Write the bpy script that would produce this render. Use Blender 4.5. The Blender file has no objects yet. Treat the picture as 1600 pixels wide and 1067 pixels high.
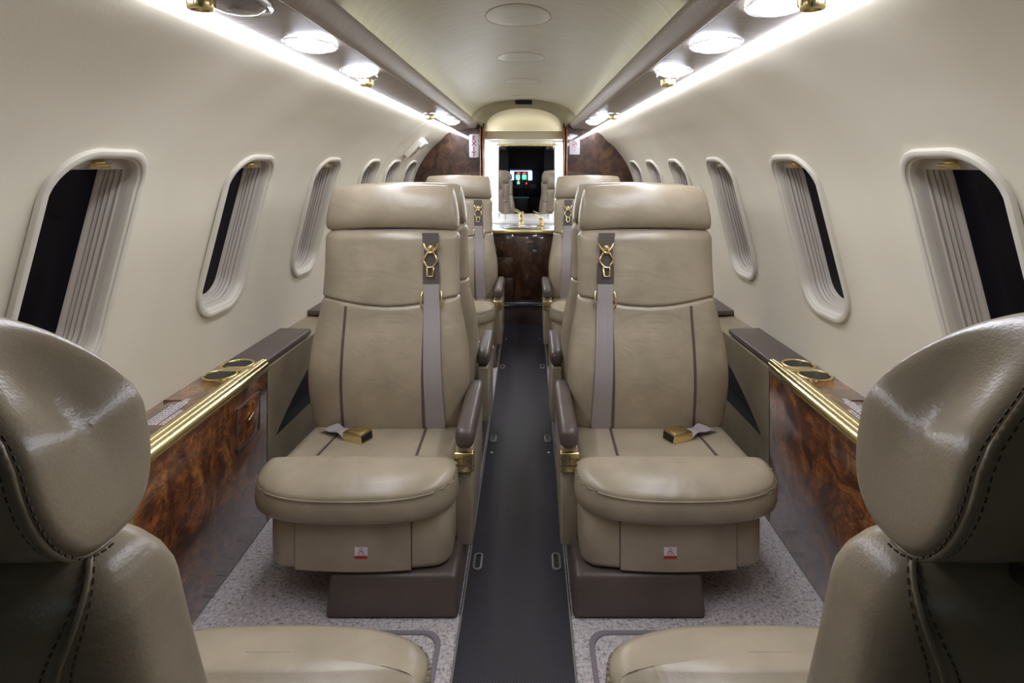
import bpy, bmesh, math, random
from math import sin, cos, pi
from mathutils import Vector, Matrix
from mathutils.geometry import delaunay_2d_cdt
random.seed(4)
SC = bpy.context.scene
COL = SC.collection

# ------------------------------------------------------------------ camera, world, exposure
cam = bpy.data.objects.new('camera', bpy.data.cameras.new('camera'))
COL.objects.link(cam)
cam.location = (0.03, 0.0, 1.10)
cam.rotation_euler = (pi / 2, 0, 0)
cam.data.sensor_width = 36
cam.data.lens = 20.25
cam.data.shift_x = -0.0156
cam.data.shift_y = -0.1722
cam.data.clip_start = 0.02
SC.camera = cam
w = bpy.data.worlds.new('night'); SC.world = w; w.use_nodes = True
w.node_tree.nodes['Background'].inputs[0].default_value = (0.0012, 0.001, 0.0016, 1)
w.node_tree.nodes['Background'].inputs[1].default_value = 1.0
SC.view_settings.view_transform = 'Standard'
SC.view_settings.look = 'None'
SC.view_settings.gamma = 1
SC.view_settings.use_curve_mapping = False
SC.view_settings.exposure = 0.86
LED_POWER = 15.5
LAMP_POWER = 14.0
VANITY_POWER = 9.0
COVE_POWER = 3.0

# ------------------------------------------------------------------ materials
def lin(c):
    return tuple(((v / 255) / 12.92 if v / 255 <= .04045 else ((v / 255 + .055) / 1.055) ** 2.4) for v in c) + (1,)

def mat(name, rgb, rough=.5, metal=0, spec=.5, coat=0, coat_rough=.03):
    m = bpy.data.materials.new(name); m.use_nodes = True
    b = m.node_tree.nodes['Principled BSDF']
    b.inputs['Base Color'].default_value = lin(rgb)
    b.inputs['Roughness'].default_value = rough
    b.inputs['Metallic'].default_value = metal
    b.inputs['Specular IOR Level'].default_value = spec
    b.inputs['Coat Weight'].default_value = coat
    b.inputs['Coat Roughness'].default_value = coat_rough
    return m

def nd(m, t, **kw):
    n = m.node_tree.nodes.new(t)
    for k, v in kw.items():
        if k in n.inputs: n.inputs[k].default_value = v
        else: setattr(n, k, v)
    return n

def lk(m, a, b): m.node_tree.links.new(a, b)
def coords(m, scale=(1, 1, 1), rot=(0, 0, 0)):
    t = nd(m, 'ShaderNodeTexCoord'); mp = nd(m, 'ShaderNodeMapping')
    mp.inputs['Scale'].default_value = scale; mp.inputs['Rotation'].default_value = rot
    lk(m, t.outputs['Object'], mp.inputs['Vector'])
    return mp.outputs['Vector']

def noise(m, vec, scale, detail=3, rough=.5, dist=0):
    n = nd(m, 'ShaderNodeTexNoise')
    n.inputs['Scale'].default_value = scale; n.inputs['Detail'].default_value = detail
    n.inputs['Roughness'].default_value = rough; n.inputs['Distortion'].default_value = dist
    lk(m, vec, n.inputs['Vector'])
    return n.outputs['Fac']

def ramp(m, fac, stops):
    r = nd(m, 'ShaderNodeValToRGB'); e = r.color_ramp.elements
    while len(e) < len(stops): e.new(.5)
    for el, (p, c) in zip(e, stops):
        el.position = p; el.color = lin(c) if len(c) == 3 else c
    lk(m, fac, r.inputs['Fac'])
    return r.outputs['Color']

def bump(m, hs, dist=.001):
    """hs: list of (height socket, strength)"""
    b = m.node_tree.nodes['Principled BSDF']; prev = None
    for h, s in hs:
        bp = nd(m, 'ShaderNodeBump'); bp.inputs['Strength'].default_value = s; bp.inputs['Distance'].default_value = dist
        lk(m, h, bp.inputs['Height'])
        if prev: lk(m, prev, bp.inputs['Normal'])
        prev = bp.outputs['Normal']
    lk(m, prev, b.inputs['Normal'])

def base(m, sock): lk(m, sock, m.node_tree.nodes['Principled BSDF'].inputs['Base Color'])

def leather(name, rgb, rough=.36, wr=.35):
    m = mat(name, rgb, rough, spec=.5)
    v = coords(m)
    c1 = tuple(min(255, int(x * 1.05)) for x in rgb); c0 = tuple(int(x * .93) for x in rgb)
    base(m, ramp(m, noise(m, v, 9, 3), [(.3, c0), (.7, c1)]))
    bump(m, [(noise(m, v, 500, 2), .06), (noise(m, coords(m, (5, 2.5, 10), (0, .6, .5)), 1.3, 3, .5, 1.5), wr)], .006)
    return m

M = {}
M['leather'] = leather('tan leather', (164, 151, 129), .28)
M['leather_dark'] = leather('brown leather', (90, 78, 72), .36, .12)
M['leather_shell'] = leather('taupe leather', (140, 127, 104), .42, .12)
M['wall'] = mat('ivory wall fabric', (214, 206, 188), .55, spec=.3)
v = coords(M['wall'])
base(M['wall'], ramp(M['wall'], noise(M['wall'], v, 2.2, 3, .5, .5), [(.3, (209, 201, 181)), (.7, (219, 212, 193))]))
bump(M['wall'], [(noise(M['wall'], v, 300, 2), .04), (noise(M['wall'], v, 3, 2), .25)], .004)
M['liner'] = mat('brushed ceiling liner', (196, 186, 164), .42, spec=.4)
v = coords(M['liner'], (4, 70, 4), (0, 0, .15))
base(M['liner'], ramp(M['liner'], noise(M['liner'], v, 3, 5), [(.25, (180, 170, 146)), (.75, (204, 196, 174))]))
bump(M['liner'], [(noise(M['liner'], v, 5, 4), .2)], .001)
M['psu'] = mat('service panel liner', (172, 160, 148), .4, spec=.4)
v = coords(M['psu'], (4, 60, 4))
base(M['psu'], ramp(M['psu'], noise(M['psu'], v, 4, 4), [(.3, (160, 148, 136)), (.7, (180, 169, 157))]))
M['white_trim'] = mat('off white plastic', (208, 202, 187), .35)
M['shade'] = mat('pleated shade', (188, 179, 168), .5)
M['white'] = mat('white panel', (240, 240, 238), .35)
M['cream'] = mat('cream panel', (214, 203, 170), .45)
M['gold'] = mat('polished gold', (232, 214, 158), .26, 1)
M['steel'] = mat('brushed steel', (196, 196, 200), .25, 1)
M['black'] = mat('black plastic', (14, 14, 16), .4)
M['navy'] = mat('dark navy plastic', (38, 40, 54), .45)
M['greyplastic'] = mat('grey plastic', (120, 116, 112), .45)
M['red'] = mat('red print', (190, 30, 26), .5)
M['ink'] = mat('grey print', (70, 70, 84), .5)
M['purple'] = mat('maroon print', (140, 20, 62), .5)
M['placard'] = mat('placard white', (225, 224, 230), .4)
M['stitch'] = mat('dark thread', (74, 63, 53), .8)
M['stitch_light'] = mat('tan thread', (150, 136, 116), .8)
M['mirror'] = mat('mirror glass', (225, 225, 228), .015, 1)
M['belt'] = mat('grey webbing', (160, 150, 149), .42, spec=.45)
v = coords(M['belt'])
wv = nd(M['belt'], 'ShaderNodeTexWave'); wv.inputs['Scale'].default_value = 60; lk(M['belt'], v, wv.inputs['Vector'])
bump(M['belt'], [(wv.outputs['Fac'], .12), (noise(M['belt'], v, 700, 2), .3)], .0006)

def burl(name, dark=1.0, coat=1.0):
    m = mat(name, (120, 66, 30), .3, spec=.5, coat=coat)
    v = coords(m, (1, .8, .8))
    n1 = noise(m, v, 9, 6, .62, 2.2)
    k = lambda c: tuple(int(x * dark) for x in c)
    c1 = ramp(m, n1, [(.28, k((40, 17, 9))), (.45, k((88, 48, 26))), (.58, k((132, 80, 42))), (.74, k((168, 114, 64)))])
    n2 = noise(m, coords(m, (2, 1.2, 2.4)), 30, 5, .7, 1.5)
    c2 = ramp(m, n2, [(.4, (120, 120, 120)), (.62, (255, 255, 255))])
    mx = nd(m, 'ShaderNodeMix'); mx.data_type = 'RGBA'; mx.blend_type = 'MULTIPLY'; mx.inputs[0].default_value = .8
    lk(m, c1, mx.inputs[6]); lk(m, c2, mx.inputs[7])
    base(m, mx.outputs[2])
    return m
M['burl'] = burl('glossy burl wood', 1.2)
M['burl_dark'] = burl('dark glossy burl wood', .72)
M['walnut'] = mat('walnut edge', (150, 92, 52), .25, coat=1)
v = coords(M['walnut'], (30, 30, 1.5))
base(M['walnut'], ramp(M['walnut'], noise(M['walnut'], v, 4, 4), [(.3, (120, 70, 38)), (.7, (172, 112, 68))]))
M['carpet'] = mat('light grey carpet', (170, 162, 160), .95, spec=.1)
m = M['carpet']; v = coords(m, (1, 1, 1))
n1 = noise(m, coords(m, (1, 2.2, 1)), 70, 3, .8); n2 = noise(m, coords(m, (2.2, 1, 1)), 80, 3, .8)
mx = nd(m, 'ShaderNodeMath', operation='MULTIPLY'); lk(m, n1, mx.inputs[0]); lk(m, n2, mx.inputs[1])
base(m, ramp(m, mx.outputs[0], [(.13, (92, 84, 84)), (.22, (178, 170, 168)), (.4, (214, 208, 206))]))
bump(m, [(mx.outputs[0], .8)], .004)
M['carpet_edge'] = mat('carpet ribbon', (128, 120, 124), .9, spec=.1)
M['runner'] = mat('dotted grey aisle runner', (62, 60, 66), .5, spec=.4)
m = M['runner']
v = coords(m, (1, 1, 1), (0, 0, pi / 4))
ck = nd(m, 'ShaderNodeTexVoronoi'); ck.inputs['Scale'].default_value = 190; ck.inputs['Randomness'].default_value = 0
lk(m, v, ck.inputs['Vector'])
base(m, ramp(m, ck.outputs['Distance'], [(.2, (98, 94, 104)), (.5, (38, 36, 40))]))
inv = nd(m, 'ShaderNodeMath', operation='SUBTRACT'); inv.inputs[0].default_value = 1; lk(m, ck.outputs['Distance'], inv.inputs[1])
bump(m, [(inv.outputs[0], .5)], .0015)

def emis(name, rgb, power, basec=(230, 230, 235)):
    m = mat(name, basec, .4); b = m.node_tree.nodes['Principled BSDF']
    b.inputs['Emission Color'].default_value = lin(rgb); b.inputs['Emission Strength'].default_value = power
    return m
M['led'] = emis('lit strip diffuser', (240, 243, 255), LED_POWER)
M['lamp'] = emis('lit reading lamp', (238, 243, 255), LAMP_POWER)
M['vlight'] = emis('lit vanity diffuser', (250, 252, 255), VANITY_POWER)
M['cove'] = emis('lit cove tube', (240, 250, 240), COVE_POWER)
M['screen_w'] = emis('lit white screen', (150, 190, 255), 3.5)
M['screen_g'] = emis('lit green screen', (70, 255, 160), 3.5)
M['screen_r'] = emis('lit red digits', (255, 30, 30), 4)
M['glass'] = mat('clear window glass', (255, 255, 255), .02)
M['glass'].node_tree.nodes['Principled BSDF'].inputs['Transmission Weight'].default_value = 1
M['glass'].node_tree.nodes['Principled BSDF'].inputs['IOR'].default_value = 1.12
M['lens'] = mat('clear lamp glass', (250, 250, 255), .05)
M['lens'].node_tree.nodes['Principled BSDF'].inputs['Transmission Weight'].default_value = .85

# ------------------------------------------------------------------ object helpers
MX = 1.0      # mirror factor for the x axis while building a seat or a side
def link(name, me, m, parent=None):
    o = bpy.data.objects.new(name, me); COL.objects.link(o)
    if m is not None: me.materials.append(M[m] if isinstance(m, str) else m)
    if parent: o.parent = parent
    return o

def mk(name, verts, faces, m, parent=None, smooth=True, angle=40):
    me = bpy.data.meshes.new(name)
    if MX < 0:
        verts = [(-a, b, c) for a, b, c in verts]; faces = [tuple(reversed(f)) for f in faces]
    me.from_pydata([tuple(v) for v in verts], [], faces)
    bm = bmesh.new(); bm.from_mesh(me)
    bmesh.ops.recalc_face_normals(bm, faces=bm.faces)
    bm.to_mesh(me); bm.free()
    if smooth:
        me.polygons.foreach_set('use_smooth', [True] * len(me.polygons))
        if angle < 180: me.set_sharp_from_angle(angle=math.radians(angle))
    me.update()
    return link(name, me, m, parent)

def thing(name, label, cat, loc=(0, 0, 0), rz=0, group=None):
    o = bpy.data.objects.new(name, None); COL.objects.link(o)
    o.location = loc; o.rotation_euler = (0, 0, rz); o.empty_display_size = .05
    return tag(o, label, cat, group)

def tag(o, label=None, cat=None, group=None, kind=None):
    if label: o['label'] = label
    if cat: o['category'] = cat
    if group: o['group'] = group
    if kind: o['kind'] = kind
    return o

def struct(o): o['kind'] = 'structure'; return o

def hexa(name, c, m, parent=None, bev=.004, seg=3):
    """box from 8 corners (bottom 4 ccw, top 4 ccw), bevelled"""
    f = [(0, 3, 2, 1), (4, 5, 6, 7), (0, 1, 5, 4), (1, 2, 6, 5), (2, 3, 7, 6), (3, 0, 4, 7)]
    bm = bmesh.new(); vs = [bm.verts.new(p) for p in c]
    for q in f: bm.faces.new([vs[i] for i in q])
    bmesh.ops.recalc_face_normals(bm, faces=bm.faces)
    if bev: bmesh.ops.bevel(bm, geom=list(bm.edges), offset=bev, segments=seg, affect='EDGES', profile=.5, clamp_overlap=True)
    bm.verts.index_update()
    V = [tuple(v.co) for v in bm.verts]; F = [tuple(v.index for v in fc.verts) for fc in bm.faces]
    bm.free()
    return mk(name, V, F, m, parent)

def box(name, x0, x1, y0, y1, z0, z1, m, parent=None, bev=.003, seg=2):
    return hexa(name, [(x0, y0, z0), (x1, y0, z0), (x1, y1, z0), (x0, y1, z0),
                       (x0, y0, z1), (x1, y0, z1), (x1, y1, z1), (x0, y1, z1)], m, parent, bev, seg)

def loft(name, rings, m, parent=None, cap0=True, cap1=True, closed=True, angle=40):
    n = len(rings[0]); V = [p for r in rings for p in r]; F = []
    for i in range(len(rings) - 1):
        for j in range(n if closed else n - 1):
            a = i * n + j; b = i * n + (j + 1) % n
            F.append((a, b, b + n, a + n))
    if cap0: F.append(tuple(range(n))[::-1])
    if cap1: F.append(tuple(range((len(rings) - 1) * n, len(rings) * n)))
    return mk(name, V, F, m, parent, True, angle)

def tube_data(pts, r, closed=False, seg=8, flat=None):
    pts = [Vector(p) for p in pts]; V = []; F = []; n = len(pts)
    up = Vector((0.13, 0.27, .95)).normalized()
    for i, p in enumerate(pts):
        t = (pts[(i + 1) % n] - pts[i - 1]) if closed else (pts[min(i + 1, n - 1)] - pts[max(i - 1, 0)])
        t.normalize()
        if i == 0:
            a = t.cross(up)
            if a.length < 1e-4: a = t.cross(Vector((1, 0, 0)))
        else: a = a - t * a.dot(t)
        a.normalize(); b = a.cross(t)
        for k in range(seg):
            q = 2 * pi * k / seg
            V.append(tuple(p + a * r * cos(q) + b * r * sin(q)))
    for i in range(n if closed else n - 1):
        for k in range(seg):
            i2 = (i + 1) % n
            F.append((i * seg + k, i * seg + (k + 1) % seg, i2 * seg + (k + 1) % seg, i2 * seg + k))
    if not closed:
        F.append(tuple(range(seg))[::-1]); F.append(tuple(range((n - 1) * seg, n * seg)))
    return V, F

def tube(name, pts, r, m, parent=None, closed=False, seg=8):
    V, F = tube_data(pts, r, closed, seg); return mk(name, V, F, m, parent, True, 60)

def join(parts):
    V = []; F = []
    for v, f in parts:
        k = len(V); V += list(v); F += [tuple(i + k for i in q) for q in f]
    return V, F

def boxdata(x0, x1, y0, y1, z0, z1):
    V = [(x0, y0, z0), (x1, y0, z0), (x1, y1, z0), (x0, y1, z0), (x0, y0, z1), (x1, y0, z1), (x1, y1, z1), (x0, y1, z1)]
    return V, [(0, 3, 2, 1), (4, 5, 6, 7), (0, 1, 5, 4), (1, 2, 6, 5), (2, 3, 7, 6), (3, 0, 4, 7)]

def lathe(name, prof, m, parent=None, loc=(0, 0, 0), sx=1, sy=1, seg=28, axis='z', cap0=True, cap1=True):
    rings = []
    for r, h in prof:
        ring = []
        for k in range(seg):
            q = 2 * pi * k / seg; a = r * cos(q) * sx; b = r * sin(q) * sy
            p = {'z': (a, b, h), 'y': (a, h, b), 'x': (h, a, b)}[axis]
            ring.append((p[0] + loc[0], p[1] + loc[1], p[2] + loc[2]))
        rings.append(ring)
    return loft(name, rings, m, parent, cap0, cap1)

def stitches(name, path, nrm, m, parent, step=.0062, ln=.0036, w=.0011):
    """small thread dashes laid along a path, tangent to the surface"""
    parts = []; acc = 0
    P = [Vector(p) for p in path]
    for i in range(len(P) - 1):
        a, b = P[i], P[i + 1]; d = (b - a).length
        if d < 1e-6: continue
        t = (b - a) / d; s = step - acc
        while s < d:
            c = a + t * s; n = Vector(nrm(c)); n.normalize(); q = t.cross(n).normalized()
            c = c + n * .0004
            V = [tuple(c + t * ln / 2 * i1 + q * w / 2 * j1 + n * .0005 * k1) for k1 in (-1, 1) for (i1, j1) in ((-1, -1), (1, -1), (1, 1), (-1, 1))]
            parts.append((V, boxdata(0, 1, 0, 1, 0, 1)[1]))
            s += step
        acc = (acc + d) % step
    V, F = join(parts)
    o = mk(name, V, F, m, parent, False); o['kind'] = 'stuff'
    return o

def interp(tab, z):
    if z <= tab[0][0]: return tab[0][1]
    for (a, u), (b, v) in zip(tab, tab[1:]):
        if z <= b:
            t = (z - a) / (b - a); t = t * t * (3 - 2 * t) if False else t
            return u + (v - u) * t
    return tab[-1][1]

def smooth_tab(tab, n=60):
    """resample a table through Catmull-Rom so lofts have no kinks"""
    out = []
    P = [tab[0]] + list(tab) + [tab[-1]]
    for i in range(1, len(P) - 2):
        for k in range(8):
            t = k / 8
            def cr(j):
                a, b, c, d = P[i - 1][j], P[i][j], P[i + 1][j], P[i + 2][j]
                return .5 * (2 * b + (c - a) * t + (2 * a - 5 * b + 4 * c - d) * t * t + (3 * b - a - 3 * c + d) * t ** 3)
            out.append((cr(0), cr(1)))
    out.append(tab[-1]); return out

def spow(v, e): return (abs(v) ** e) * (1 if v >= 0 else -1)

# ------------------------------------------------------------------ cabin shell
WP = smooth_tab([(.87, 0), (.893, .25), (.90, .5), (.875, .75), (.83, .955), (.782, 1.087), (.70, 1.20), (.605, 1.28), (.512, 1.332)])
SL = [0]
for a, b in zip(WP, WP[1:]): SL.append(SL[-1] + math.hypot(b[0] - a[0], b[1] - a[1]))
SMAX = SL[-1]
def prof(s):
    s = max(0, min(SMAX, s))
    for i in range(len(SL) - 1):
        if s <= SL[i + 1]:
            t = (s - SL[i]) / (SL[i + 1] - SL[i]); a, b = WP[i], WP[i + 1]
            return a[0] + (b[0] - a[0]) * t, a[1] + (b[1] - a[1]) * t
    return WP[-1]
def s_of_z(z):
    for i in range(len(SL) - 1):
        if WP[i + 1][1] >= z:
            return SL[i] + (z - WP[i][1]) / (WP[i + 1][1] - WP[i][1]) * (SL[i + 1] - SL[i])
    return SMAX
def taper(y, z):
    wz = max(0, min(1, (1.335 - z) / .06))
    return 1 - .07 * wz * max(0, min(1, (y - 1.5) / 2.5))
def wallpt(side, y, s, n=0.0):
    x, z = prof(s)
    a = prof(s - .02); b = prof(s + .02)
    tx, tz = b[0] - a[0], b[1] - a[1]; L = math.hypot(tx, tz); nx, nz = tz / L, -tx / L
    x *= taper(y, z)
    return (side * (x + nx * n), y, z + nz * n)

def rrect(hw, hh, r, seg=8):
    r = min(r, hw * .98, hh * .98); P = []
    for cx, cz, a0 in ((hw - r, hh - r, 0), (-(hw - r), hh - r, pi / 2), (-(hw - r), -(hh - r), pi), (hw - r, -(hh - r), 3 * pi / 2)):
        for k in range(seg + 1):
            a = a0 + pi / 2 * k / seg; P.append((cx + r * cos(a), cz + r * sin(a)))
    return P

Y_BACK, Y_FRONT = 4.02, -.90
WH, WW, WR = .243, .126, .088
S_WIN = s_of_z(.905)
WIN = {-1: [1.10, 1.695, 2.29, 2.87, 3.30, 3.74, .50], 1: [1.035, 1.635, 2.22, 2.79, 3.28, 3.75, .44]}

def build_wall(side):
    pts = []; edges = []; holes = []
    for yc in WIN[side]:
        o = [(yc + a, S_WIN + b) for a, b in rrect(WW - .008, WH - .008, WR - .008)]
        k = len(pts); pts += o; edges += [(k + i, k + (i + 1) % len(o)) for i in range(len(o))]; holes.append((yc, o))
    ny = 90; ns = 44
    for i in range(ny + 1):
        for j in range(ns + 1):
            y = Y_FRONT + (Y_BACK - Y_FRONT) * i / ny; s = SMAX * j / ns
            if any(abs(y - yc) < WW + .004 and abs(s - S_WIN) < WH + .004 for yc, _ in holes):
                continue
            pts.append((y, s))
    # a ring just outside each hole keeps the shading clean
    for yc, o in holes:
        pts += [(yc + a, S_WIN + b) for a, b in rrect(WW + .002, WH + .002, WR + .002)]
    V, E, F, *_ = delaunay_2d_cdt([Vector(p) for p in pts], edges, [], 0, 1e-6)
    def inside(p):
        for yc, _ in holes:
            a, b = abs(p[0] - yc), abs(p[1] - S_WIN); hw, hh, r = WW - .008, WH - .008, WR - .008
            if a < hw and b < hh:
                if a > hw - r and b > hh - r:
                    if math.hypot(a - hw + r, b - hh + r) < r - .0005: return True
                else: return True
        return False
    FF = []
    for f in F:
        c = [sum(V[i][k] for i in f) / len(f) for k in (0, 1)]
        if not inside(c): FF.append(tuple(f))
    P = [wallpt(side, v[0], v[1]) for v in V]
    return struct(mk('wall_left' if side < 0 else 'wall_right', P, FF, 'wall', None, True, 180))

walls = {s: build_wall(s) for s in (-1, 1)}

def build_window(side, yc, idx):
    root = bpy.data.objects.new('window_%d' % idx, None); COL.objects.link(root); struct(root)
    def ring(d, n, up=0):
        return [wallpt(side, yc + a, S_WIN + b, n) for a, b in rrect(WW - d, WH - d, WR - d * .8)]
    fr = [(-.001, .001), (-.0015, -.005), (.000, -.009), (.004, -.0105), (.010, -.0105), (.013, -.009), (.0135, -.006), (.0155, -.005), (.019, -.004), (.021, .0), (.022, .010)]
    loft('window_frame', [ring(d, n) for d, n in fr], 'white_trim', root, False, False)
    rv = [(.022, .010), (.025, .020), (.029, .022), (.0275, .028), (.032, .034), (.030, .038), (.034, .043), (.0315, .047), (.035, .052), (.033, .055), (.038, .060), (.040, .066)]
    loft('reveal', [ring(d, n) for d, n in rv], 'shade', root, False, False)
    loft('pane', [ring(.040, .066), ring(.040, .070)], 'glass', root, angle=20)
    # pulled-up shade: a rounded strip under the top of the opening, with its gilt pull
    pts = rrect(WW - .0255, WH - .0255, WR - .021)
    top = max(b for a, b in pts); cut = top - .030
    up = [(a, b) for a, b in pts if b >= cut]
    hw = interp(sorted([(b, abs(a)) for a, b in pts if a > 0 and b > 0]), cut)
    up = sorted(up, key=lambda p: -p[0]); poly = [(hw, cut)] + up + [(-hw, cut)]
    fr_ = [wallpt(side, yc + a, S_WIN + b, .020) for a, b in poly]; bk = [wallpt(side, yc + a, S_WIN + b, .027) for a, b in poly]
    sh = loft('shade', [fr_, bk], 'shade', root)
    hz = cut + .013
    def q(a, b, n): return wallpt(side, yc + a, S_WIN + b, n)
    c = [q(-.026, hz - .005, .006), q(.026, hz - .005, .006), q(.026, hz - .005, .012), q(-.026, hz - .005, .012),
         q(-.026, hz + .005, .006), q(.026, hz + .005, .006), q(.026, hz + .005, .012), q(-.026, hz + .005, .012)]
    h = hexa('shade_handle', c, 'gold', sh, .0015, 2)
    c = [q(-.013, hz - .007, .011), q(.013, hz - .007, .011), q(.013, hz - .007, .020), q(-.013, hz - .007, .020),
         q(-.013, hz + .007, .011), q(.013, hz + .007, .011), q(.013, hz + .007, .020), q(-.013, hz + .007, .020)]
    hexa('handle_mount', c, 'gold', sh, .0015, 2)

k = 1
for s in (-1, 1):
    for yc in WIN[s]:
        build_window(s, yc, k); k += 1

def extrude(name, prof2, y0, y1, m, ny=1, parent=None, closed=False, angle=35):
    rings = [[(x, y0 + (y1 - y0) * i / ny, z) for x, z in prof2] for i in range(ny + 1)]
    return loft(name, rings, m, parent, closed, closed, closed, angle)

struct(mk('floor', [(-1, Y_FRONT, 0), (1, Y_FRONT, 0), (1, 4.6, 0), (-1, 4.6, 0)], [(0, 1, 2, 3)], 'carpet', None, False))
# headliner arch
CE = [(.362 * sin(a), 1.405 + .145 * max(0, cos(a)) ** .9) for a in [(-pi / 2 + pi * i / 40) for i in range(41)]]
ceiling = struct(extrude('ceiling', CE, Y_FRONT, 4.0, 'liner', 30, angle=80))
def ceil_z(x): return 1.405 + .145 * max(0, cos(math.asin(max(-1, min(1, x / .362))))) ** .9
for i, (yc, a, b) in enumerate([(1.735, .098, .13), (2.40, .098, .11), (3.08, .098, .10), (3.76, .095, .08)]):
    root = thing('ceiling_panel', ['largest round access cover nearest the camera on the ceiling', 'second round access cover along the ceiling centre line',
                                   'third round access cover along the ceiling, ahead of the arch', 'last round access cover, just before the black slot of the arch'][i],
                 'access cover', (0, yc, 1.545), 0, 'round covers along the ceiling')
    rr = [[(t * a * cos(q), t * b * sin(q), ceil_z(t * a * cos(q)) - dz - 1.545) for q in [2 * pi * kk / 40 for kk in range(40)]]
          for t, dz in ((1, -.002), (.997, .0004), (.98, .0008), (.5, .0008), (.02, .0008))]
    loft('cover', rr, 'liner', root, False, True, angle=60)
    tube('seam', [(1.006 * p[0], 1.006 * p[1], ceil_z(p[0]) - 1.545) for p in rr[0]], .0012, 'stitch_light', root, True, 6)

for side, nm in ((-1, 'left'), (1, 'right')):
    MX = side
    # rounded valence along the inner edge of the service panels
    pr = [(.352, 1.356), (.3505, 1.3515), (.345, 1.3505), (.336, 1.356), (.327, 1.366), (.320, 1.378), (.317, 1.389), (.319, 1.396), (.326, 1.400), (.372, 1.400), (.372, 1.356)]
    struct(extrude('trim_%d' % (1 if side < 0 else 2), pr, Y_FRONT, 4.0, 'psu', 1, None, True, 50))
    # service panel plate
    pr = [(.354, 1.3525), (.354, 1.356), (.360, 1.362), (.48, 1.352), (.472, 1.343), (.468, 1.340)]
    ps = struct(extrude('trim_%d' % (3 if side < 0 else 4), [(.354, 1.353), (.354, 1.365), (.47, 1.355), (.47, 1.341)], Y_FRONT, 4.0, 'psu', 1, None, True))
    for ys in (.62, 1.36, 1.98, 2.38, 3.36):
        mk('panel_seam', [(.355, ys, 1.3526), (.468, ys, 1.3409), (.468, ys + .0015, 1.3409), (.355, ys + .0015, 1.3526)], [(0, 1, 2, 3)], 'stitch', ps, False)
    # light strip behind short diffusers
    t = thing('light_strip', '%s continuous white light strip above the windows' % ('long left-hand' if side < 0 else 'long right-hand'), 'light strip', (side * .49, 2.1, 1.335), 0)
    pr = [(.468 - .49, 1.343 - 1.335), (.470 - .49, 1.352 - 1.335), (.520 - .49, 1.350 - 1.335), (.516 - .49, 1.333 - 1.335), (.511 - .49, 1.332 - 1.335), (.510 - .49, 1.336 - 1.335), (.473 - .49, 1.343 - 1.335)]
    extrude('housing', pr, Y_FRONT - 2.1, 3.98 - 2.1, 'psu', 1, t, True)
    y = .38; first = None
    while y < 3.9:
        y1 = min(y + .181, 3.975)
        if first is None:
            first = mk('diffuser', *(lambda R: ([p for r in R for p in r], [(i + 5 * j, i + 1 + 5 * j, i + 6 + 5 * j, i + 5 + 5 * j) for j in range(len(R) - 1) for i in range(4)]))(
                [[(-.019, yy, .0065), (-.014, yy, .001), (-.002, yy, -.004), (.014, yy, -.005), (.0215, yy, -.002)] for yy in (.003, .006, .178)]), 'led', t)
            first.location = (0, y - 2.1, 0)
        else:
            c = first.copy(); COL.objects.link(c); c.parent = t; c.location = (0, y - 2.1, 0)
        y += .181
    # soft cove tube hidden above the valence at the aft end
    struct(extrude('trim_%d' % (5 if side < 0 else 6), [(.335, 1.401), (.345, 1.401), (.345, 1.404), (.335, 1.404)], 1.2, 3.97, 'cove', 1, None, True))
    MX = 1

# ------------------------------------------------------------------ reading lamps and air outlets
def reading_lamp(x, y, label, lit=True, kx=.050, ky=.075):
    z = 1.353 - (abs(x) - .354) * .10
    t = thing('reading_lamp', label, 'reading lamp', (x, y, z), 0)
    lathe('bezel', [(1.0, .004), (1.0, -.004), (.95, -.007), (.88, -.005), (.86, .002)], 'lens' if lit else 'steel', t, sx=kx, sy=ky, cap0=False, cap1=False)
    lathe('diffuser' if lit else 'bowl', [(.86, .0), (.8, -.006), (.6, -.013), (.3, -.017), (.02, -.018)], 'lamp' if lit else 'lens', t, sx=kx, sy=ky, cap0=False)
    if not lit:
        lathe('reflector', [(.84, .002), (.5, .003), (.1, .003)], 'steel', t, sx=kx, sy=ky, cap0=False)
        lathe('bulb', [(.004, -.002), (.012, -.004), (.010, -.010), (.002, -.012)], 'steel', t)
    return t

def air_outlet(x, y, label):
    z = 1.353 - (abs(x) - .354) * .10
    t = thing('air_outlet', label, 'air outlet', (x, y, z), 0)
    lathe('socket', [(.030, .003), (.031, -.004), (.027, -.009), (.020, -.012), (.018, -.008)], 'lens', t, cap0=False)
    n = lathe('nozzle', [(.017, -.004), (.0185, -.020), (.018, -.027), (.0165, -.030), (.012, -.031), (.0115, -.027), (.004, -.027), (.0035, -.030), (.001, -.030)], 'gold', t)
    for k in range(10):
        q = 2 * pi * k / 10
        mk('grip', *boxdata(-.0012, .0012, .0172, .0196, -.026, -.012), 'gold', n, False).rotation_euler = (0, 0, q)
    return t

for s, nm in ((-1, 'left'), (1, 'right')):
    reading_lamp(s * .412, .865, 'unlit clear glass reading lamp cut by the top edge, over the left windows' if s < 0 else 'brightly lit reading lamp cut by the top edge, over the right windows', s > 0)
    air_outlet(s * .425, .80, 'gilt air outlet cut by the top edge on the %s' % nm)
    reading_lamp(s * .410, 1.165, 'lit white reading lamp, second from the camera on the %s' % nm)
    reading_lamp(s * .410, 1.50, 'lit white reading lamp, third from the camera on the %s' % nm, True, .048, .062)
    air_outlet(s * .415, 1.585, 'gilt air outlet just behind the third reading lamp on the %s' % nm)
    air_outlet(s * .435, 2.72, 'small gilt air outlet beside the far group of lamps on the %s' % nm)
    for k, yy in enumerate((2.80, 3.06, 3.30)):
        reading_lamp(s * .405, yy, '%s of the three small far reading lamps on the %s' % (('nearest', 'middle', 'farthest')[k], nm), True, .044, .040)

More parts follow.
